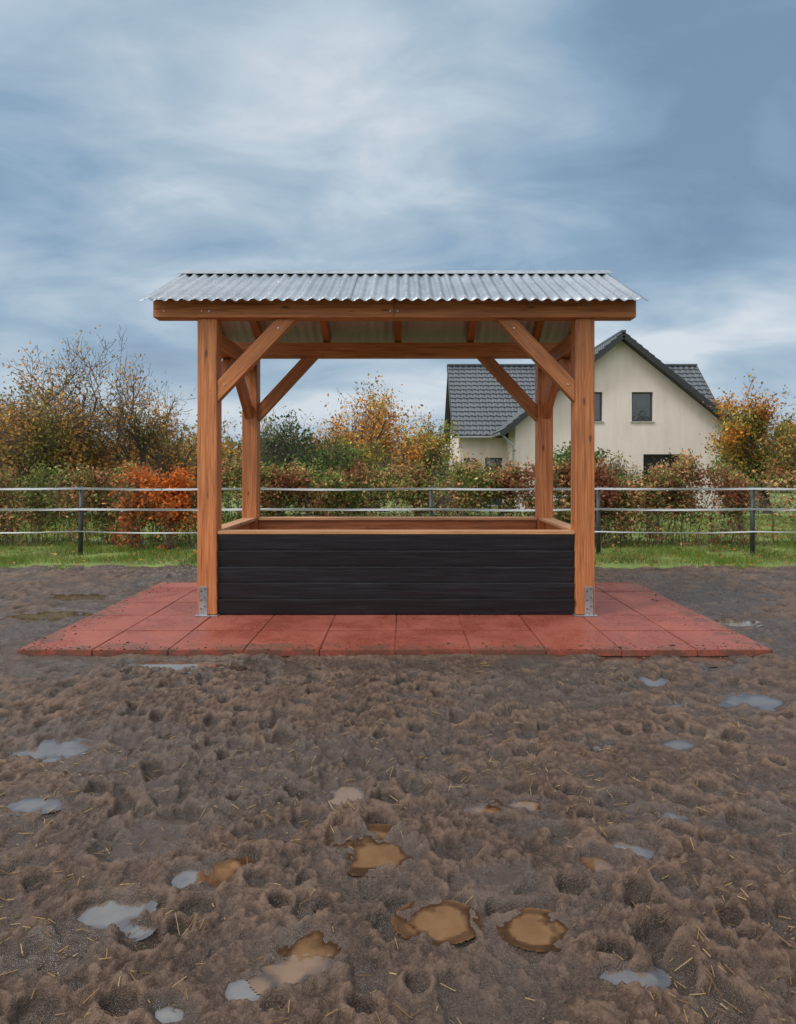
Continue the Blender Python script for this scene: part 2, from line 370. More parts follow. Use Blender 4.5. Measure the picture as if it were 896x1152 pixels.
nt.links.new(c,b.inputs['Base Color']); b.inputs['Roughness'].default_value=.8; bump(nt,b,g2,.6,.04)
npmesh('grass_field',V,F,m,smooth=True)
rng=np.random.RandomState(8); n=140000
y=8.15+rng.rand(n)**1.4*9; x=rng.uniform(-1,1,n)*(y*.75+1.5)
dens=noise(x*1.5,y*1.5,71)+.25*noise(x*6,y*6,72)+.55*sstep(8.2,8.9,y)+rng.normal(size=n)*.15
ok=dens>.24; x=x[ok];y=y[ok]; n=len(x)
z=gz(y)+.005; z=np.where(y<8.5,-.06,z)
h=rng.uniform(.04,.11,n)*(.8+.6*noise(x*1.5,y*1.5,73)); w=rng.uniform(.003,.006,n)*(y/9)
th=rng.uniform(0,6.28,n); lx=rng.normal(size=n)*.03; ly=rng.normal(size=n)*.03
B0=np.stack([x-np.cos(th)*w,y-np.sin(th)*w,z],1);B1=np.stack([x+np.cos(th)*w,y+np.sin(th)*w,z],1);T=np.stack([x+lx,y+ly,z+h],1)
V=np.stack([B0,B1,T],1).reshape(-1,3);F=np.arange(3*n).reshape(n,3)
gc=np.array([(.13,.19,.035),(.175,.25,.05),(.22,.28,.07),(.27,.23,.10),(.09,.14,.03)])
t=np.clip((noise(x*.8,y*.8,74)+.5+rng.normal(size=n)*.25)*5,0,4).astype(int)
npmesh('grass',V,F,M_grassblade,col=np.repeat(gc[t],3,axis=0))
n=3200; y=rng.uniform(8.1,14,n); x=rng.uniform(-10,10,n)
P=np.stack([x,y,gz(y)+.05],1); V,F=leafquads(P,rng.uniform(.02,.035,n),rng,flat=.8)
npmesh('fallen_leaves',V,F,M_leaf,col=pick([(.25,.09,.02),(.32,.15,.04),(.18,.09,.04),(.3,.2,.06)],P,rng,gain=1.2))

# ------------------------------------------------------------ RUBBER MAT
m,nt,b=newmat('red_rubber_granulate'); v=geopos(nt)
oi=nt.nodes.new('ShaderNodeAttribute'); oi.attribute_name='tile'
vo=nt.nodes.new('ShaderNodeTexVoronoi'); vo.inputs['Scale'].default_value=190; nt.links.new(v,vo.inputs['Vector'])
sx_=nt.nodes.new('ShaderNodeSeparateColor'); nt.links.new(vo.outputs['Color'],sx_.inputs[0])
n1=noise_node(nt,v,2.5,4,.6); n2=noise_node(nt,v,14,5,.7); n5=noise_node(nt,v,5,5,.65)
c=ramp(nt,sx_.outputs[0],[(0,(.17,.038,.025)),(.6,(.28,.068,.044)),(1,(.38,.12,.08))])
c=mixc(nt,mth(nt,'MULTIPLY',ramp(nt,n1,[(.4,0),(.65,1)]),.3),c,(.35,.12,.083))
c=mixc(nt,mth(nt,'MULTIPLY',ramp(nt,n2,[(.53,0),(.70,1)]),.35),c,(.14,.066,.044))
c=mixc(nt,mth(nt,'MULTIPLY',oi.outputs['Fac'],.3),c,(.18,.048,.033))
sep=nt.nodes.new('ShaderNodeSeparateXYZ'); nt.links.new(v,sep.inputs[0])
dy_=mth(nt,'SUBTRACT',sep.outputs[1],my0)
dx1=mth(nt,'SUBTRACT',sep.outputs[0],mx0); dx2=mth(nt,'SUBTRACT',mx1,sep.outputs[0])
dmin=mth(nt,'MINIMUM',mth(nt,'MINIMUM',dx1,dx2),dy_)
em=mth(nt,'SUBTRACT',mth(nt,'MULTIPLY',mth(nt,'SUBTRACT',n5,.43),1.5),mth(nt,'MULTIPLY',dmin,.9))
c=mixc(nt,mth(nt,'MULTIPLY',ramp(nt,em,[(.0,0),(.16,1)]),.7),c,(.09,.052,.035))
nt.links.new(c,b.inputs['Base Color'])
nt.links.new(ramp(nt,n1,[(.42,.25),(.6,.6)]),b.inputs['Roughness']); b.inputs['Specular IOR Level'].default_value=.35
bump(nt,b,mth(nt,'ADD',vo.outputs['Distance'],mth(nt,'MULTIPLY',n2,.5)),.25,.004)
bm=bmesh.new(); rng=np.random.RandomState(2); lay=bm.verts.layers.float.new('tile')
TX=(mx1-mx0)/10; TY=(my1-my0)/5
for i in range(10):
    for j in range(5):
        ret=bmesh.ops.create_cube(bm,size=1); dz=rng.uniform(-.0015,.0015); vs=ret['verts']
        tv=rng.rand()
        bmesh.ops.transform(bm,verts=vs,matrix=Matrix.Translation((mx0+(i+.5)*TX+rng.normal()*.001,my0+(j+.5)*TY+rng.normal()*.0015,-.0225+dz))@Matrix.Rotation(rng.normal()*.002,4,'Z')@Matrix.Diagonal((TX-.003,TY-.003,.045,1)))
        for q in vs: q[lay]=tv
bmesh.ops.bevel(bm,geom=list(bm.edges),offset=.0045,segments=2,affect='EDGES')
me=bpy.data.meshes.new('rubber_paving_mat'); bm.to_mesh(me); bm.free(); link(me,'rubber_paving_mat',m)
rng=np.random.RandomState(4); bm=bmesh.new()
for k in range(500):
    side=rng.rand()
    if side<.6: x=rng.uniform(mx0,mx1); y=my0+abs(rng.normal())*.09
    else: x=(mx0+abs(rng.normal())*.12) if rng.rand()<.5 else (mx1-abs(rng.normal())*.12); y=rng.uniform(my0,my1)
    s=rng.uniform(.002,.006)*(1+(rng.rand()<.1))
    ret=bmesh.ops.create_icosphere(bm,subdivisions=1,radius=s)
    for q in ret['verts']: q.co=Vector((q.co.x*rng.uniform(.7,1.5),q.co.y*rng.uniform(.7,1.5),q.co.z*.5))+Vector((x,y,.002))
me=bpy.data.meshes.new('mud_crumbs'); bm.to_mesh(me); bm.free(); link(me,'mud_crumbs',bpy.data.materials['wet_mud'])

# ------------------------------------------------------------ SHELTER
S=empty('wooden_field_shelter',(-.058,6.2,0))
before=set(COL.objects)
XL,XR=-1.597,1.478; PW=.157; YF=5.42; YR=6.88; ZF=2.42; ZR=2.355
B=beam
P=None
for nm,xc,y0,zt in (('post_front_left',XL,YF,ZF),('post_front_right',XR,YF,ZF),('post_rear_left',XL+.01,YR,ZR),('post_rear_right',XR-.01,YR,ZR)):
    B(nm,(xc,y0+PW/2,.012),(xc,y0+PW/2,zt),PW,PW,M_wood,P,up=(0,1,0),bev=.006)
xa,xm,xb=-2.02,-.075,1.88
B('front_eave_beam_left',(xa,YF+.03,ZF+.072),(xm-.0015,YF+.03,ZF+.072),.14,.144,M_wood,P)
B('front_eave_beam_right',(xm+.0015,YF+.03,ZF+.072),(xb,YF+.03,ZF+.072),.14,.144,M_wood,P)
B('rear_eave_beam',(xa,YR+.085,ZR+.074),(xb,YR+.085,ZR+.074),.14,.148,M_wood,P)
YM=6.24; ZRI=3.035
B('ridge_beam',(xa+.04,YM,ZRI-.13),(xb-.04,YM,ZRI-.13),.08,.15,M_wood,P)
def roofz_front(y): return ZRI-(YM-y)*.50
def roofz_rear(y): return ZRI-(y-YM)*.555
for i,xr in enumerate((-1.93,-1.50,-.80,-.055,.70,1.38,1.79)):
    y0=YF+.0; y1=YM-.041; h=.10
    B('rafter_front_%d'%i,(xr,y0,roofz_front(y0)-.072),(xr,y1,roofz_front(y1)-.072),.07,h,M_wood,P,bev=.003)
    y0=YR+.15; y1=YM+.041
    B('rafter_rear_%d'%i,(xr,y0,roofz_rear(y0)-.072),(xr,y1,roofz_rear(y1)-.072),.07,h,M_wood,P,bev=.003)
for s,xc in (('left',XL),('right',XR)):
    B('side_beam_'+s,(xc,YF+PW+.001,2.275),(xc,YR-.001,2.27),.12,.14,M_wood,P)
    yb=YR-.001; tt=math.atan2(.42,.56)
    B('side_brace_rear_'+s,(xc,yb,1.78),(xc,yb-.56,2.20),.075,.11,M_wood,P,bev=.003,cut0=math.tan(tt),cut1=-1/math.tan(tt))
    yb=YF+PW+.001
    B('side_brace_front_'+s,(xc,yb,1.78),(xc,yb+.56,2.20),.075,.11,M_wood,P,bev=.003,cut0=math.tan(tt),cut1=-1/math.tan(tt))
for nm,y,zt,z0,run in (('front',YF+.055,ZF,1.83,.56),('rear',YR+.075,ZR,1.77,.54)):
    a=math.atan2(zt-z0,run)
    xi=XL+PW/2+(.011 if nm=='rear' else .001)
    B('brace_%s_left'%nm,(xi,y,z0),(xi+run,y,zt-.001),.085,.118,M_wood,P,bev=.003,cut0=math.tan(a),cut1=-1/math.tan(a))
    xi=XR-PW/2-(.011 if nm=='rear' else .001)
    B('brace_%s_right'%nm,(xi,y,z0),(xi-run,y,zt-.001),.085,.118,M_wood,P,bev=.003,cut0=math.tan(a),cut1=-1/math.tan(a))
xl=XL+PW/2+.002; xr=XR-PW/2-.002
bh=.132
for i in range(5):
    z=.004+i*bh
    B('front_board_%d'%i,(xl,YF+.038+.0,z+bh/2),(xr,YF+.038,z+bh/2),.026,bh-.005,M_black,P,up=(0,-.18,1),bev=.004)
    B('front_inner_board_%d'%i,(xl,YF+.080,z+bh/2),(xr,YF+.080,z+bh/2),.03,bh-.004,M_wood,P,bev=.003)
    B('rear_board_%d'%i,(xl+.012,YR+.115,z+bh/2),(xr-.012,YR+.115,z+bh/2),.024,bh-.003,M_black,P,bev=.004)
    B('rear_inner_board_%d'%i,(xl+.012,YR+.075,z+bh/2),(xr-.012,YR+.075,z+bh/2),.035,bh-.004,M_wood,P,bev=.003)
    for s,xc,sg in (('left',XL,1),('right',XR,-1)):
        B('side_board_%s_%d'%(s,i),(xc-sg*.045,YF+PW+.002,z+bh/2),(xc-sg*.045,YR-.002,z+bh/2),.024,bh-.003,M_black,P,bev=.004)
        B('side_inner_board_%s_%d'%(s,i),(xc-sg*.005,YF+PW+.002,z+bh/2),(xc-sg*.005,YR-.002,z+bh/2),.035,bh-.004,M_wood,P,bev=.003)
zt=.004+5*bh
B('front_cap_rail',(xl,YF+.063,zt+.014),(xr,YF+.063,zt+.014),.105,.028,M_wood2,P,bev=.003)
B('rear_cap_rail',(xl+.012,YR+.08,zt+.014),(xr-.012,YR+.08,zt+.014),.12,.028,M_wood2,P,bev=.003)
for s,xc in (('left',XL),('right',XR)):
    sg=1 if s=='left' else -1
    B('side_cap_rail_'+s,(xc+sg*.01,YF+PW+.002,zt+.013),(xc+sg*.01,YR-.002,zt+.013),.135,.028,M_wood2,P,bev=.003)
bp=[]
for s,xc in (('left',XL),('right',XR)):
    sg=-1 if s=='left' else 1
    x0=xc+sg*.03; 
    box('post_bracket_plate_'+s,x0-.034,x0+.034,YF-.006,YF-.0005,.004,.24,M_galv,None,bev=.0015)
    box('post_bracket_side_'+s,xc+sg*(PW/2+.0005),xc+sg*(PW/2+.006),YF+.02,YF+.11,.004,.24,M_galv,None,bev=.0015)
    box('post_foot_plate_'+s,xc-.095,xc+.095,YF-.03,YF+PW+.02,.002,.010,M_galv,None,bev=.002)
    for z in (.06,.13,.2): 
        bp.append((x0-.015,YF-.008,z)); bp.append((x0+.015,YF-.008,z+.02))
for s in ('left','right'):
    xc=XL+.01 if s=='left' else XR-.01
    box('post_foot_plate_rear_'+s,xc-.095,xc+.095,YR-.02,YR+PW+.02,.002,.010,M_galv,None,bev=.002)
bolts('bracket_screws',bp,.006,.006,M_insul,None)
bp=[]
for xx in (XL-.03,XL+.03,XR-.03,XR+.03,xm-.03,xm+.03,-1.93,1.79): bp.append((xx,YF-.043,ZF+.07+(.03 if xx>0 else -.02)))
for sg,xx in ((1,XL+PW/2),(-1,XR-PW/2)):
    bp+= [(xx+sg*.06,YF+.009,1.885),(xx+sg*.50,YF+.009,2.345)]
bolts('beam_bolts',bp,.008,.008,M_bolt,None)
rx0,rx1=-2.06,1.915
def corr(name,x0,x1,ya,yb,za,zb,mat,rows=10):
    lam=.092; xsr=np.linspace(x0,x1,int((x1-x0)/lam*10)+1); vr=np.linspace(0,1,rows)
    XX,VV=np.meshgrid(xsr,vr); sl=math.atan2(zb-za,yb-ya)
    wv=.0105*np.sin(2*np.pi*XX/lam)+.002*noise(XX*2,VV*2,81)
    YY=ya+(yb-ya)*VV-math.sin(sl)*wv+.004*noise(XX*1.3,XX*0,82)*(1-VV); ZZ=za+(zb-za)*VV+abs(math.cos(sl))*wv
    V=np.stack([XX,YY,ZZ],-1).reshape(-1,3); idx=np.arange(XX.size).reshape(XX.shape)
    F=np.stack([idx[:-1,:-1],idx[:-1,1:],idx[1:,1:],idx[1:,:-1]],axis=-1).reshape(-1,4)
    o=npmesh(name,V,F,mat,smooth=True); md=o.modifiers.new('thickness','SOLIDIFY'); md.thickness=.0015; md.offset=0; return o
sheets=[(rx0,-1.23),(-1.27,-.41),(-.45,.41),(.37,1.23),(1.19,rx1)]
for i,(a,b2) in enumerate(sheets):
    e=.0024*(i%2)
    corr('roof_sheet_front_%d'%i,a,b2,5.20,YM+.01,roofz_front(5.20)+e,roofz_front(YM+.01)+e,M_roof)
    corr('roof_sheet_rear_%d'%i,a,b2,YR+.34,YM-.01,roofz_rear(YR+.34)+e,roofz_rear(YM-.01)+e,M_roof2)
v=[];f=[]
for i,x in enumerate(np.linspace(rx0-.01,rx1+.01,30)):
    v+= [(x,YM-.13,roofz_front(YM-.13)+.015),(x,YM-.012,ZRI+.014),(x,YM+.012,ZRI+.014),(x,YM+.13,roofz_rear(YM+.13)+.015)]
    if i: f+= [(4*i-4+j,4*i-4+j+1,4*i+j+1,4*i+j) for j in range(3)]
o=pydata('ridge_cap',v,f,M_roof); md=o.modifiers.new('t','SOLIDIFY'); md.thickness=.002
sp=[]
lam=.092
for k in range(2,42,3):
    x=(math.floor(rx0/lam)+k+.25)*lam
    for y in (5.36,5.78,6.06): sp.append((x,y,roofz_front(y)+.014))
bolts('roof_screws',sp,.006,.006,M_bolt,None,axis='Z')
def adopt(root,before):
    inv=Matrix.Translation(root.location).inverted()
    for o in set(COL.objects)-before:
        if o is root: continue
        mw=o.matrix_basis.copy(); o.parent=root; o.matrix_parent_inverse=inv; o.matrix_basis=mw
adopt(S,before)

# ------------------------------------------------------------ PADDOCK FENCE
FN=empty('paddock_fence',(0,9.47,0))
rng=np.random.RandomState(1); before=set(COL.objects)
fx=[-11.7,-9.33,-6.95,-4.58,-2.1,.39,2.77,4.96,7.4,9.8,12.2]
for i,x in enumerate(fx):
    dx=rng.normal()*.008
    bm=bmesh.new(); bmesh.ops.create_cone(bm,segments=12,radius1=.032,radius2=.030,depth=1.1,cap_ends=True)
    ret=bmesh.ops.create_uvsphere(bm,u_segments=12,v_segments=6,radius=.031)
    bmesh.ops.translate(bm,verts=ret['verts'],vec=(0,0,.55))
    me=bpy.data.meshes.new('fence_post'); bm.to_mesh(me); bm.free(); o=link(me,'fence_post_%d'%i,M_post,None,True)
    o.location=(x,9.47,.37); o.rotation_euler=(rng.normal()*.008,dx,0)
    for z in (.915,.625,.31):
        box('insulator_%d'%i,x-.02,x+.02,9.405,9.437,z-.03,z+.03,M_insul,None,bev=.004)
def tape(name,z0,hw,sag):
    v=[];f=[]; k=0
    for a,b2 in zip(fx[:-1],fx[1:]):
        s=rng.uniform(.5,1.2)*sag
        for t in np.linspace(0,1,9)[:-1] if b2!=fx[-1] else np.linspace(0,1,9):
            x=a+(b2-a)*t; z=z0-4*s*t*(1-t); tw=.006*math.sin(x*3+z0*9)
            v+= [(x,9.40+tw,z-hw),(x,9.40-tw,z+hw)]
            if k: f.append((2*k-2,2*k,2*k+1,2*k-1))
            k+=1
    o=pydata(name,v,f,M_tape); md=o.modifiers.new('t','SOLIDIFY'); md.thickness=.004
tape('tape_top',.915,.014,.012); tape('tape_middle',.625,.015,.015); tape('tape_bottom',.31,.008,.02)
adopt(FN,before)

# ------------------------------------------------------------ HEDGES
def hedge(name,x0,x1,yc,h,width,nl,cols,seed,ls=.032,gap=.0,low=.5,stems=16,gain=1.8):
    rng=np.random.RandomState(seed); e=empty(name,((x0+x1)/2,yc,0)); L=x1-x0
    off=np.array([(x0+x1)/2,yc,0])
    ns=int(L*stems); bx=rng.uniform(x0,x1,ns); by=yc+rng.uniform(-.3,.3,ns)*width
    P0=[];P1=[];r0=[];r1=[];sites=[]
    hh=h*(1+.12*noise(bx*1.1,bx*0,seed)+.10*noise(bx*4,bx*0,seed+1))
    for i in range(ns):
        p=np.array([bx[i],by[i],-.06]); H=hh[i]*rng.uniform(.75,1.08); d=np.array([rng.normal()*.12,rng.normal()*.1,1.]); rr=rng.uniform(.005,.010)
        k=5
        for s in range(k):
            q=p+d*H/k; P0.append(p);P1.append(q);r0.append(rr*(1-s/k*.7));r1.append(rr*(1-(s+1)/k*.7))
            for t in range(3):
                if s==0 and rng.rand()<.6: continue
                td=np.array([rng.normal()*.8,rng.normal()*.6,.7]); td/=np.linalg.norm(td); tl=rng.uniform(.10,.30)
                u=p+(q-p)*rng.rand(); w2=u+td*tl; P0.append(u);P1.append(w2);r0.append(.0035);r1.append(.0015); sites.append(w2);sites.append((u+w2)/2); 
            p=q; d=d+np.array([rng.normal()*.12,rng.normal()*.1,0])
        sites.append(p)
    V,F=prisms(P0,P1,r0,r1,3); npmesh('stems',V-off,F,M_bark,e)
    sites=np.array(sites); w=np.clip(low+(1-low)*sstep(.25,.8,sites[:,2]/h),.02,1); w*=np.clip(.6+gap+1.3*noise(sites[:,0]*1.7,sites[:,2]*2.3,seed+5),.05,1.2)
    idx=rng.choice(len(sites),nl,p=w/w.sum()); P=sites[idx]+rng.normal(size=(nl,3))*.055
    P[:,2]=np.maximum(P[:,2],.02)
    V,F=leafquads(P,rng.uniform(.6,1.2,nl)*ls,rng); npmesh('leaves',V-off,F,M_leaf,e,col=pick(cols,P,rng,1.4,.5,gain=gain))
brown=[(.12,.05,.028),(.18,.085,.045),(.09,.11,.035),(.23,.125,.06),(.075,.10,.03),(.27,.16,.08)]
green=[(.07,.085,.025),(.10,.12,.035),(.13,.09,.045),(.14,.15,.05),(.19,.12,.06)]
hedge('beech_hedge',-11,-4.85,10.7,1.13,.9,26000,green+brown[:4],11,low=.2,stems=20,gain=1.95)
hedge('beech_hedge',-4.9,1.95,10.8,1.13,.9,36000,brown+green[:2],12,low=.15,stems=20,gain=1.95)
hedge('beech_hedge',1.9,11,10.6,1.16,.9,50000,brown,13,low=.25,stems=20,gain=1.95)
cop=[(.40,.11,.025),(.46,.15,.04),(.32,.09,.03),(.29,.13,.05)]
hedge('copper_beech_shrub',-4.15,-3.93,10.1,1.12,.4,1700,cop,14,low=.6,ls=.034,stems=36,gain=1.25)
hedge('copper_beech_shrub',-3.68,-3.15,10.1,1.10,.5,3200,cop,15,low=.6,ls=.034,stems=24,gain=1.25)
hedge('evergreen_shrub',2.85,3.2,11.6,1.45,.5,4500,[(.04,.065,.02),(.06,.09,.03),(.08,.11,.035)],17,low=.7,ls=.035,stems=30)

# ------------------------------------------------------------ TREES
def tree(name,x,y,H,spread,seed,cols,nl,ls=.06,stems=1,lev=4,bare=.0,r=.12,jit=.16,crown0=.22,gain=1.9):
    rng=np.random.RandomState(seed); e=empty(name,(x,y,float(gz(y))))
    P0=[];P1=[];r0=[];r1=[];LV=[];sites=[]
    def grow(p,d,L,rad,lv):
        n=4 if lv<2 else 3
        for s in range(n):
            q=p+d*(L/n); ra=rad*(1-.42*s/n); rb=rad*(1-.42*(s+1)/n)
            P0.append(p);P1.append(q);r0.append(ra);r1.append(rb);LV.append(lv)
            if lv>=lev-1: sites.append(q)
            if lv<lev and (lv>0 or s>=1 or stems>1):
                for c in range(2 if lv<lev-1 else 3):
                    if rng.rand()<.78:
                        ax=rng.normal(size=3); ax-=d*ax.dot(d); ax/=np.linalg.norm(ax)+1e-9
                        ang=rng.uniform(.5,1.05); dd=d*math.cos(ang)+ax*math.sin(ang); dd[2]+=.12; dd/=np.linalg.norm(dd)
                        grow(p+(q-p)*rng.rand(),dd,L*rng.uniform(.5,.78),rb*.58,lv+1)
            p=q; d=d+rng.normal(size=3)*.13+np.array([0,0,.05]); d=d/np.linalg.norm(d)
    for s in range(stems):
        a=rng.uniform(0,6.28); t=.38 if stems>1 else .05
        d=np.array([math.cos(a)*t,math.sin(a)*t,1.]); d/=np.linalg.norm(d)
        grow(np.array([math.cos(a)*.1*(stems>1),math.sin(a)*.1*(stems>1),-.05]),d,1.0,r,0)
    P0=np.array(P0);P1=np.array(P1);r0=np.array(r0);r1=np.array(r1);LV=np.array(LV);sites=np.array(sites)
    zs=H/P1[:,2].max(); rad=np.percentile(np.hypot(P1[:,0],P1[:,1]),97); xs_=spread/2/rad
    sc=np.array([xs_,xs_,zs]); P0*=sc;P1*=sc;sites=sites*sc
    big=LV<2
    V,F=prisms(P0[big],P1[big],np.maximum(r0[big],.01),np.maximum(r1[big],.008),7); npmesh('trunk_and_limbs',V,F,M_bark,e,smooth=True)
    tw=~big&((LV<lev)|(rng.rand(len(LV))<.55))
    V,F=prisms(P0[tw],P1[tw],np.clip(r0[tw],.006,1),np.clip(r1[tw],.004,1),3); npmesh('twigs',V,F,M_bark,e)
    sites=sites[sites[:,2]>H*crown0]
    w=np.clip(.5+1.6*noise(sites[:,0]*.9,sites[:,2]*.9+sites[:,1]*.6,seed),.03,1.5); 
    if bare: w*=1-bare*sstep(.4,.9,sites[:,2]/H)
    idx=rng.choice(len(sites),nl,p=w/w.sum()); P=sites[idx]+rng.normal(size=(nl,3))*jit
    V,F=leafquads(P,rng.uniform(.6,1.25,nl)*ls,rng); npmesh('leaves',V,F,M_leaf,e,col=pick(cols,P,rng,.8,.4,gain=gain))
OR=[(.20,.085,.025),(.34,.14,.03),(.20,.10,.035),(.38,.18,.045),(.16,.12,.03)]
OL=[(.11,.095,.03),(.16,.11,.035),(.25,.12,.035),(.13,.085,.035),(.32,.15,.035)]
GR=[(.035,.055,.02),(.05,.075,.025),(.075,.095,.03),(.11,.10,.035)]
YG=[(.08,.10,.03),(.16,.14,.035),(.26,.18,.04),(.12,.10,.03)]
def px(p,d): return (p-454)*d/750
tree('autumn_cherry_tree',px(60,17),17,4.7,4.6,21,OL,13000,.045,stems=3,bare=.45,r=.12)
tree('autumn_cherry_tree',px(-40,19),19,5.0,4.2,22,OL+OR,13000,.05,stems=2,bare=.4)
tree('bare_tree',px(185,18),18,5.2,4.0,23,OL,4000,.045,stems=2,bare=.8,r=.09)
tree('autumn_maple_tree',px(125,26),26,4.8,5.0,24,OL+OR,11000,.065,stems=2)
tree('autumn_maple_tree',px(20,27),27,5.6,5.5,28,OL+OR,11000,.065,stems=2)
tree('autumn_maple_tree',px(225,25),25,4.0,4.0,29,YG+OR,8000,.065,stems=2)
tree('autumn_maple_tree',px(395,23),23,4.5,5.2,25,OR,15000,.06,stems=2,bare=.3,gain=2.0)
tree('bare_tree',px(320,24),24,4.3,3.8,26,OL,3000,.05,stems=2,bare=.8,r=.08)
tree('green_hazel_shrub',px(355,18),18,2.75,3.0,27,GR,10000,.055,stems=5,crown0=.05,r=.05,gain=1.8)
tree('green_hazel_shrub',px(405,19.5),19.5,2.5,2.4,37,YG,7000,.055,stems=4,crown0=.05,r=.05)
tree('autumn_birch_tree',px(485,27),27,4.0,3.6,30,YG,9000,.065,stems=2)
tree('autumn_maple_tree',px(872,25),25,5.3,4.6,31,YG+OR[:2],17000,.065,stems=2,gain=1.8)
tree('autumn_maple_tree',px(935,22),22,4.6,4.2,32,OL+YG,12000,.06,stems=2,gain=1.8)
tree('autumn_birch_tree',px(825,44),44,6.2,5.0,33,OL,7000,.1,stems=1)
tree('bare_tree',px(775,48),48,8.2,4.5,34,OL,1500,.09,stems=1,bare=.8)
tree('green_hazel_shrub',px(520,17),17,1.6,2.0,38,brown,3500,.045,stems=4,crown0=.05,r=.04)
tree('green_hazel_shrub',px(690,20),20,1.9,1.6,39,GR+brown,3500,.045,stems=4,crown0=.05,r=.04)
rng=np.random.RandomState(40); n=45000; cx=rng.uniform(-75,75,90); cy=rng.uniform(50,62,90); hs=rng.uniform(2.6,5.2,90)
k=rng.randint(0,90,n); u=rng.normal(size=(n,3)); u/=np.linalg.norm(u,axis=1,keepdims=True); rr=rng.rand(n)**.45
P=np.stack([cx[k]+u[:,0]*rr*hs[k]*.75,cy[k]+u[:,1]*rr*2.2,-.7+hs[k]*(.5+.5*u[:,2]*rr)],1)
P[:,2]+=.35*noise(P[:,0]*.9,P[:,1]*.9,41)
V,F=leafquads(P,rng.uniform(.12,.26,n),rng,aspect=.8); 
npmesh('distant_trees',V,F,M_leaf,col=pick([(.05,.06,.03),(.09,.085,.04),(.14,.09,.045),(.07,.08,.035),(.18,.11,.05)],P,rng,.25,.5,gain=1.7))

# ------------------------------------------------------------ HOUSE
m,nt,b=newmat('cream_render'); v=geopos(nt); n1=noise_node(nt,v,.6,4,.6); n2=noise_node(nt,mapping(nt,v,(3,3,.4)),1.2,3,.6); n3=noise_node(nt,v,60,2,.6)
c=ramp(nt,mth(nt,'ADD',mth(nt,'MULTIPLY',n1,.5),mth(nt,'MULTIPLY',n2,.5)),[(.35,(.60,.525,.485)),(.65,(.72,.635,.59))]); nt.links.new(c,b.inputs['Base Color']); b.inputs['Roughness'].default_value=.9; bump(nt,b,n3,.3,.01); M_wall=m
m,nt,b=newmat('anthracite_roof_tile'); v=geopos(nt); n1=noise_node(nt,v,.8,4,.6); n2=noise_node(nt,v,9,3,.6)
c=ramp(nt,mth(nt,'ADD',mth(nt,'MULTIPLY',n1,.5),mth(nt,'MULTIPLY',n2,.5)),[(.35,(.04,.05,.062)),(.65,(.08,.097,.115))]); nt.links.new(c,b.inputs['Base Color']); b.inputs['Roughness'].default_value=.38; M_tile=m
M_dark=plain('dark_bargeboard',(.02,.022,.026),.5)
M_frame=plain('anthracite_window_frame',(.03,.034,.04),.4)
M_sill=plain('stone_sill',(.35,.34,.32),.7)
M_zinc=plain('zinc_gutter',(.30,.31,.32),.4,.6)
m,nt,b=newmat('window_glass'); b.inputs['Base Color'].default_value=(.02,.03,.035,1); b.inputs['Roughness'].default_value=.04; b.inputs['IOR'].default_value=1.9
bump(nt,b,noise_node(nt,geopos(nt),1.2,2,.5),.06,.05); M_glass=m
before=set(COL.objects)
def prism_wall(name,pts,axis,a,b2,holes):
    n=len(pts); f=[]
    mk=(lambda u,z,w:(u,w,z)) if axis=='Y' else (lambda u,z,w:(w,u,z))
    v=[mk(u,z,a) for u,z in pts]+[mk(u,z,b2) for u,z in pts]
    f=[tuple(range(n)),tuple(range(2*n-1,n-1,-1))]+[(i,i+n,(i+1)%n+n,(i+1)%n) for i in range(n)]
    bm=bmesh.new(); vs=[bm.verts.new(q) for q in v]
    for q in f: bm.faces.new([vs[i] for i in q])
    bmesh.ops.recalc_face_normals(bm,faces=bm.faces)
    me=bpy.data.meshes.new(name); bm.to_mesh(me); bm.free(); o=link(me,name,M_wall)
    if holes:
        bm=bmesh.new()
        for (x0,x1,z0,z1) in holes:
            ret=bmesh.ops.create_cube(bm,size=1)
            bmesh.ops.transform(bm,verts=ret['verts'],matrix=Matrix.Translation(((x0+x1)/2,a,(z0+z1)/2))@Matrix.Diagonal((x1-x0,.44,z1-z0,1)))
        cm=bpy.data.meshes.new('cut'); bm.to_mesh(cm); bm.free(); cu=bpy.data.objects.new('cut',cm); COL.objects.link(cu)
        md=o.modifiers.new('b','BOOLEAN'); md.object=cu; md.operation='DIFFERENCE'; md.solver='EXACT'
        dg=bpy.context.evaluated_depsgraph_get(); me2=bpy.data.meshes.new_from_object(o.evaluated_get(dg))
        o.modifiers.clear(); o.data=me2; bpy.data.objects.remove(cu)
    return o
def window_(x0,x1,z0,z1,y,mull=1):
    f=.07; yy=y+.12
    box('window_frame_bottom',x0,x1,yy,yy+.06,z0,z0+f,M_frame); box('window_frame_top',x0,x1,yy,yy+.06,z1-f,z1,M_frame)
    box('window_frame_left',x0,x0+f,yy,yy+.06,z0+f,z1-f,M_frame); box('window_frame_right',x1-f,x1,yy,yy+.06,z0+f,z1-f,M_frame)
    for k in range(mull):
        xm_=x0+(x1-x0)*(k+1)/(mull+1)
        if x1-x0>1.2: box('window_mullion',xm_-.05,xm_+.05,yy,yy+.06,z0+f,z1-f,M_frame)
    box('window_glass',x0+f*.5,x1-f*.5,yy+.03,yy+.045,z0+f*.5,z1-f*.5,M_glass)
    box('window_sill',x0-.06,x1+.06,y-.06,y+.118,z0-.06,z0-.003,M_sill)
HY=30.0
WIN=[(10.28,11.24,3.32,4.64),(8.0,8.96,3.32,4.64),(10.8,12.5,.55,1.84),(6.9,8.0,.55,1.84)]
prism_wall('gable_walls',[(5.04,-1),(14.44,-1),(14.44,3.28),(9.74,7.05),(5.04,3.28)],'Y',HY,HY+9.5,WIN)
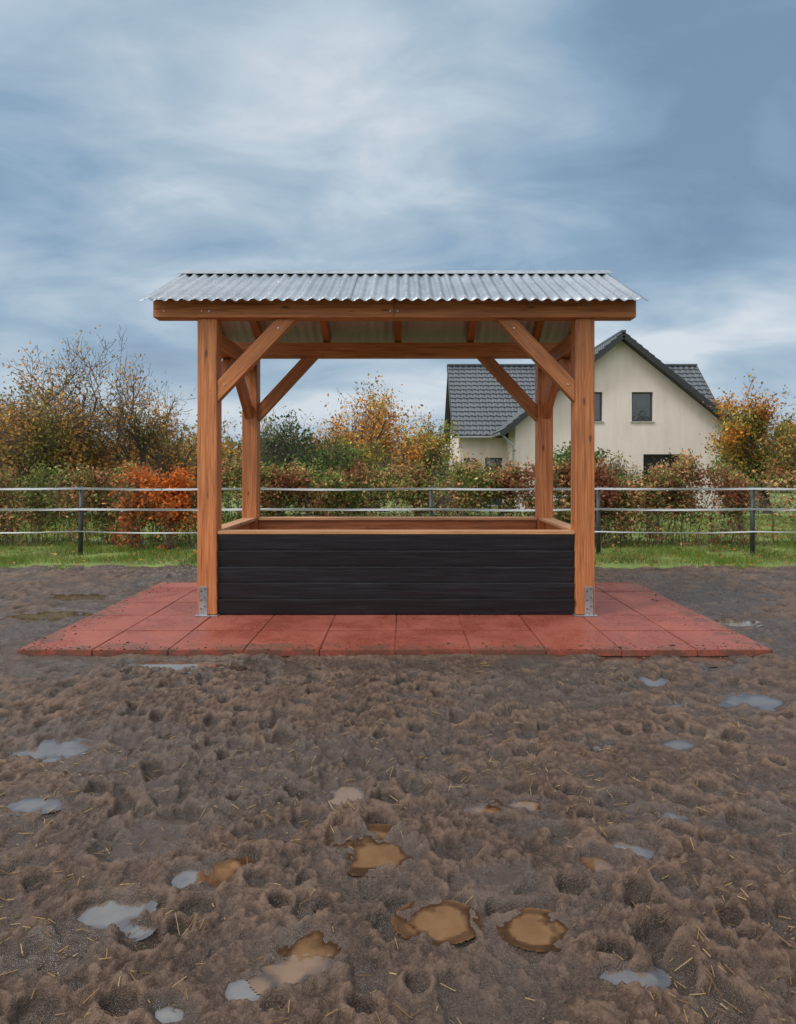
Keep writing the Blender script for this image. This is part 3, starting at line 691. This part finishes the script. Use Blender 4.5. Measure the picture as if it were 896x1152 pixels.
for w_ in WIN: window_(*w_,HY)
WW=[(4.0,4.85,-.6,1.72),(2.95,3.6,.4,1.7)]
prism_wall('wing_walls',[(2.75,-1),(15.45,-1),(15.45,3.0),(2.75,3.0)],'Y',32.6,39.4,WW)
window_(4.0,4.85,-.6,1.72,32.6); window_(2.95,3.6,.4,1.7,32.6)
prism_wall('wing_gable_left',[(32.603,3.0),(39.397,3.0),(36,6.4)],'X',2.75,3.0,None)
prism_wall('wing_gable_right',[(32.603,3.0),(39.397,3.0),(36,6.4)],'X',15.2,15.45,None)
def tiled(name,A,U,Vv,nu,nv,parent=None):
    A=Vector(A);U=Vector(U);Vv=Vector(Vv); nrm=U.cross(Vv).normalized()
    if nrm.z<0: nrm=-nrm
    lu=U.length; cols=int(lu/.30); rows=int(Vv.length/.34)
    us=np.linspace(0,1,cols*6+1); vl=[]
    for r in range(rows): vl+=[(r/rows,.045),((r+.97)/rows,.005)]
    v=[];f=[]
    for (t,hh) in vl:
        for u in us:
            ph=u*cols*2*np.pi; p=A+U*u+Vv*t+nrm*(hh+.022*math.sin(ph)+.012*math.sin(2*ph)); v.append(p)
    n=len(us)
    for r in range(len(vl)-1):
        for i in range(n-1): f.append((r*n+i,r*n+i+1,(r+1)*n+i+1,(r+1)*n+i))
    pydata(name,v,f,M_tile)
def slab(name,A,U,Vv,t,mat):
    A=Vector(A);U=Vector(U);Vv=Vector(Vv); nrm=U.cross(Vv).normalized()
    if nrm.z<0: nrm=-nrm
    p=[A,A+U,A+U+Vv,A+Vv]; v=[tuple(q) for q in p]+[tuple(q-nrm*t) for q in p]
    pydata(name,v,[(0,1,2,3),(7,6,5,4),(0,4,5,1),(1,5,6,2),(2,6,7,3),(3,7,4,0)],mat)
RZ=7.22; half=5.42; sl=.81
y0=HY-.55; ln=6.3
for s,sg in (('left',-1),('right',1)):
    A=(9.74+sg*half,y0,RZ-sl*half); U=(0,ln,0); Vv=(-sg*half,0,sl*half)
    slab('gable_roof_deck_'+s,A,U,Vv,.16,M_dark); 
    A2=(A[0],A[1],A[2]+.01); tiled('gable_roof_tiles_'+s,A2,U,Vv,0,0)
    beam('bargeboard_'+s,(9.74+sg*half,y0-.02,RZ-sl*half-.13),(9.74,y0-.02,RZ-.13),.035,.24,M_dark,None)
    xg=9.74+sg*(half+.04)
    beam('gutter_'+s,(xg,y0,RZ-sl*half-.09),(xg,HY+2.6,RZ-sl*half-.09),.12,.11,M_zinc,None,bev=.03)
xg=5.0
beam('downpipe_gable',(xg-.06,HY-.1,-.8),(xg-.06,HY-.1,2.2),.09,.09,M_zinc,None,up=(0,1,0),bev=.03)
beam('downpipe_elbow',(xg-.06,HY-.1,2.2),(xg-.62,HY-.1,2.75),.09,.09,M_zinc,None,bev=.03)
slab('wing_roof_deck_front',(2.4,31.95,2.78),(13.4,0,0),(0,4.05,3.95),.16,M_dark); tiled('wing_roof_tiles_front',(2.4,31.95,2.79),(13.4,0,0),(0,4.05,3.95),0,0)
slab('wing_roof_deck_rear',(2.4,40.05,2.78),(13.4,0,0),(0,-4.05,3.95),.16,M_dark); tiled('wing_roof_tiles_rear',(2.4,40.05,2.79),(13.4,0,0),(0,-4.05,3.95),0,0)
beam('wing_bargeboard_left',(2.37,31.95,2.68),(2.37,36,6.63),.04,.22,M_dark,None); beam('wing_bargeboard_right',(15.83,31.95,2.68),(15.83,36,6.63),.04,.22,M_dark,None)
beam('wing_gutter',(2.4,31.88,2.7),(4.4,31.88,2.7),.12,.11,M_zinc,None,bev=.03)
beam('wing_ridge_tiles',(2.35,36,6.78),(15.85,36,6.78),.22,.12,M_tile,None,bev=.04)
beam('gable_ridge_tiles',(9.74,y0-.03,RZ+.05),(9.74,y0+ln,RZ+.05),.22,.12,M_tile,None,bev=.04)
HS=empty('cream_house',(9.7,35,-.7)); adopt(HS,before)

# ------------------------------------------------------------ WORLD / LIGHT
SE=R(52); SA=R(58)   # sun elevation, azimuth offset to the left of straight-behind the viewer
w=bpy.data.worlds.new('World'); scene.world=w; w.use_nodes=True; nt=w.node_tree; bg=nt.nodes['Background']
sky=nt.nodes.new('ShaderNodeTexSky'); sky.sky_type='NISHITA'; sky.sun_disc=False; sky.sun_elevation=SE; sky.sun_rotation=R(180)+SA
tc=nt.nodes.new('ShaderNodeTexCoord').outputs['Generated']
nm=nt.nodes.new('ShaderNodeVectorMath'); nm.operation='NORMALIZE'; nt.links.new(tc,nm.inputs[0])
sp=nt.nodes.new('ShaderNodeSeparateXYZ'); nt.links.new(nm.outputs[0],sp.inputs[0])
zz=mth(nt,'ADD',mth(nt,'MAXIMUM',sp.outputs[2],0.0),.30)
cb=nt.nodes.new('ShaderNodeCombineXYZ'); nt.links.new(mth(nt,'DIVIDE',sp.outputs[0],zz),cb.inputs[0]); nt.links.new(mth(nt,'DIVIDE',sp.outputs[1],zz),cb.inputs[1])
mp=mapping(nt,cb.outputs[0],(.8,1.1,1),(3.95,1.7,0))
c1=noise_node(nt,mp,1.25,3,.45,.3); c2=noise_node(nt,mapping(nt,cb.outputs[0],(.9,1.4,1),(9.3,4.2,0)),2.8,6,.55,.4)
s=mth(nt,'ADD',mth(nt,'MULTIPLY',c1,.68),mth(nt,'MULTIPLY',c2,.32))
cc=ramp(nt,s,[(.37,(2.0,3.1,4.45)),(.45,(2.75,4.1,5.55)),(.52,(4.3,5.5,6.6)),(.60,(7.1,7.7,8.3))])
hz_=ramp(nt,sp.outputs[2],[(0.0,1),(.22,0)])
cc=mixc(nt,mth(nt,'MULTIPLY',hz_,.6),cc,(5.8,6.6,7.4))
tint=mixc(nt,.10,cc,sky.outputs['Color'])
zen=ramp(nt,sp.outputs[2],[(.58,0),(.88,1)])
fin=mixc(nt,zen,tint,(18.8,19.0,19.3))
dt=nt.nodes.new('ShaderNodeVectorMath'); dt.operation='DOT_PRODUCT'; nt.links.new(nm.outputs[0],dt.inputs[0])
dt.inputs[1].default_value=Vector((-math.sin(SA)*math.cos(SE),-math.cos(SA)*math.cos(SE),math.sin(SE)))
gl=ramp(nt,dt.outputs['Value'],[(.35,0),(.98,1)])
fin=mixc(nt,gl,fin,(20,19.7,19.2))
bk=ramp(nt,mth(nt,'MULTIPLY',sp.outputs[1],-1.0),[(.0,0),(.7,1)])
fin=mixc(nt,mth(nt,'MULTIPLY',bk,.45),fin,(10.2,10.1,10.0))
nt.links.new(fin,bg.inputs['Color']); bg.inputs['Strength'].default_value=.1
sd=bpy.data.lights.new('sun','SUN'); sd.energy=1.5; sd.angle=R(10); sd.color=(1,.97,.93)
so=bpy.data.objects.new('sun',sd); COL.objects.link(so); so.rotation_euler=(R(90)-SE,0,-SA)
scene.view_settings.view_transform='Standard'; scene.view_settings.look='None'; scene.view_settings.exposure=0; scene.view_settings.gamma=1
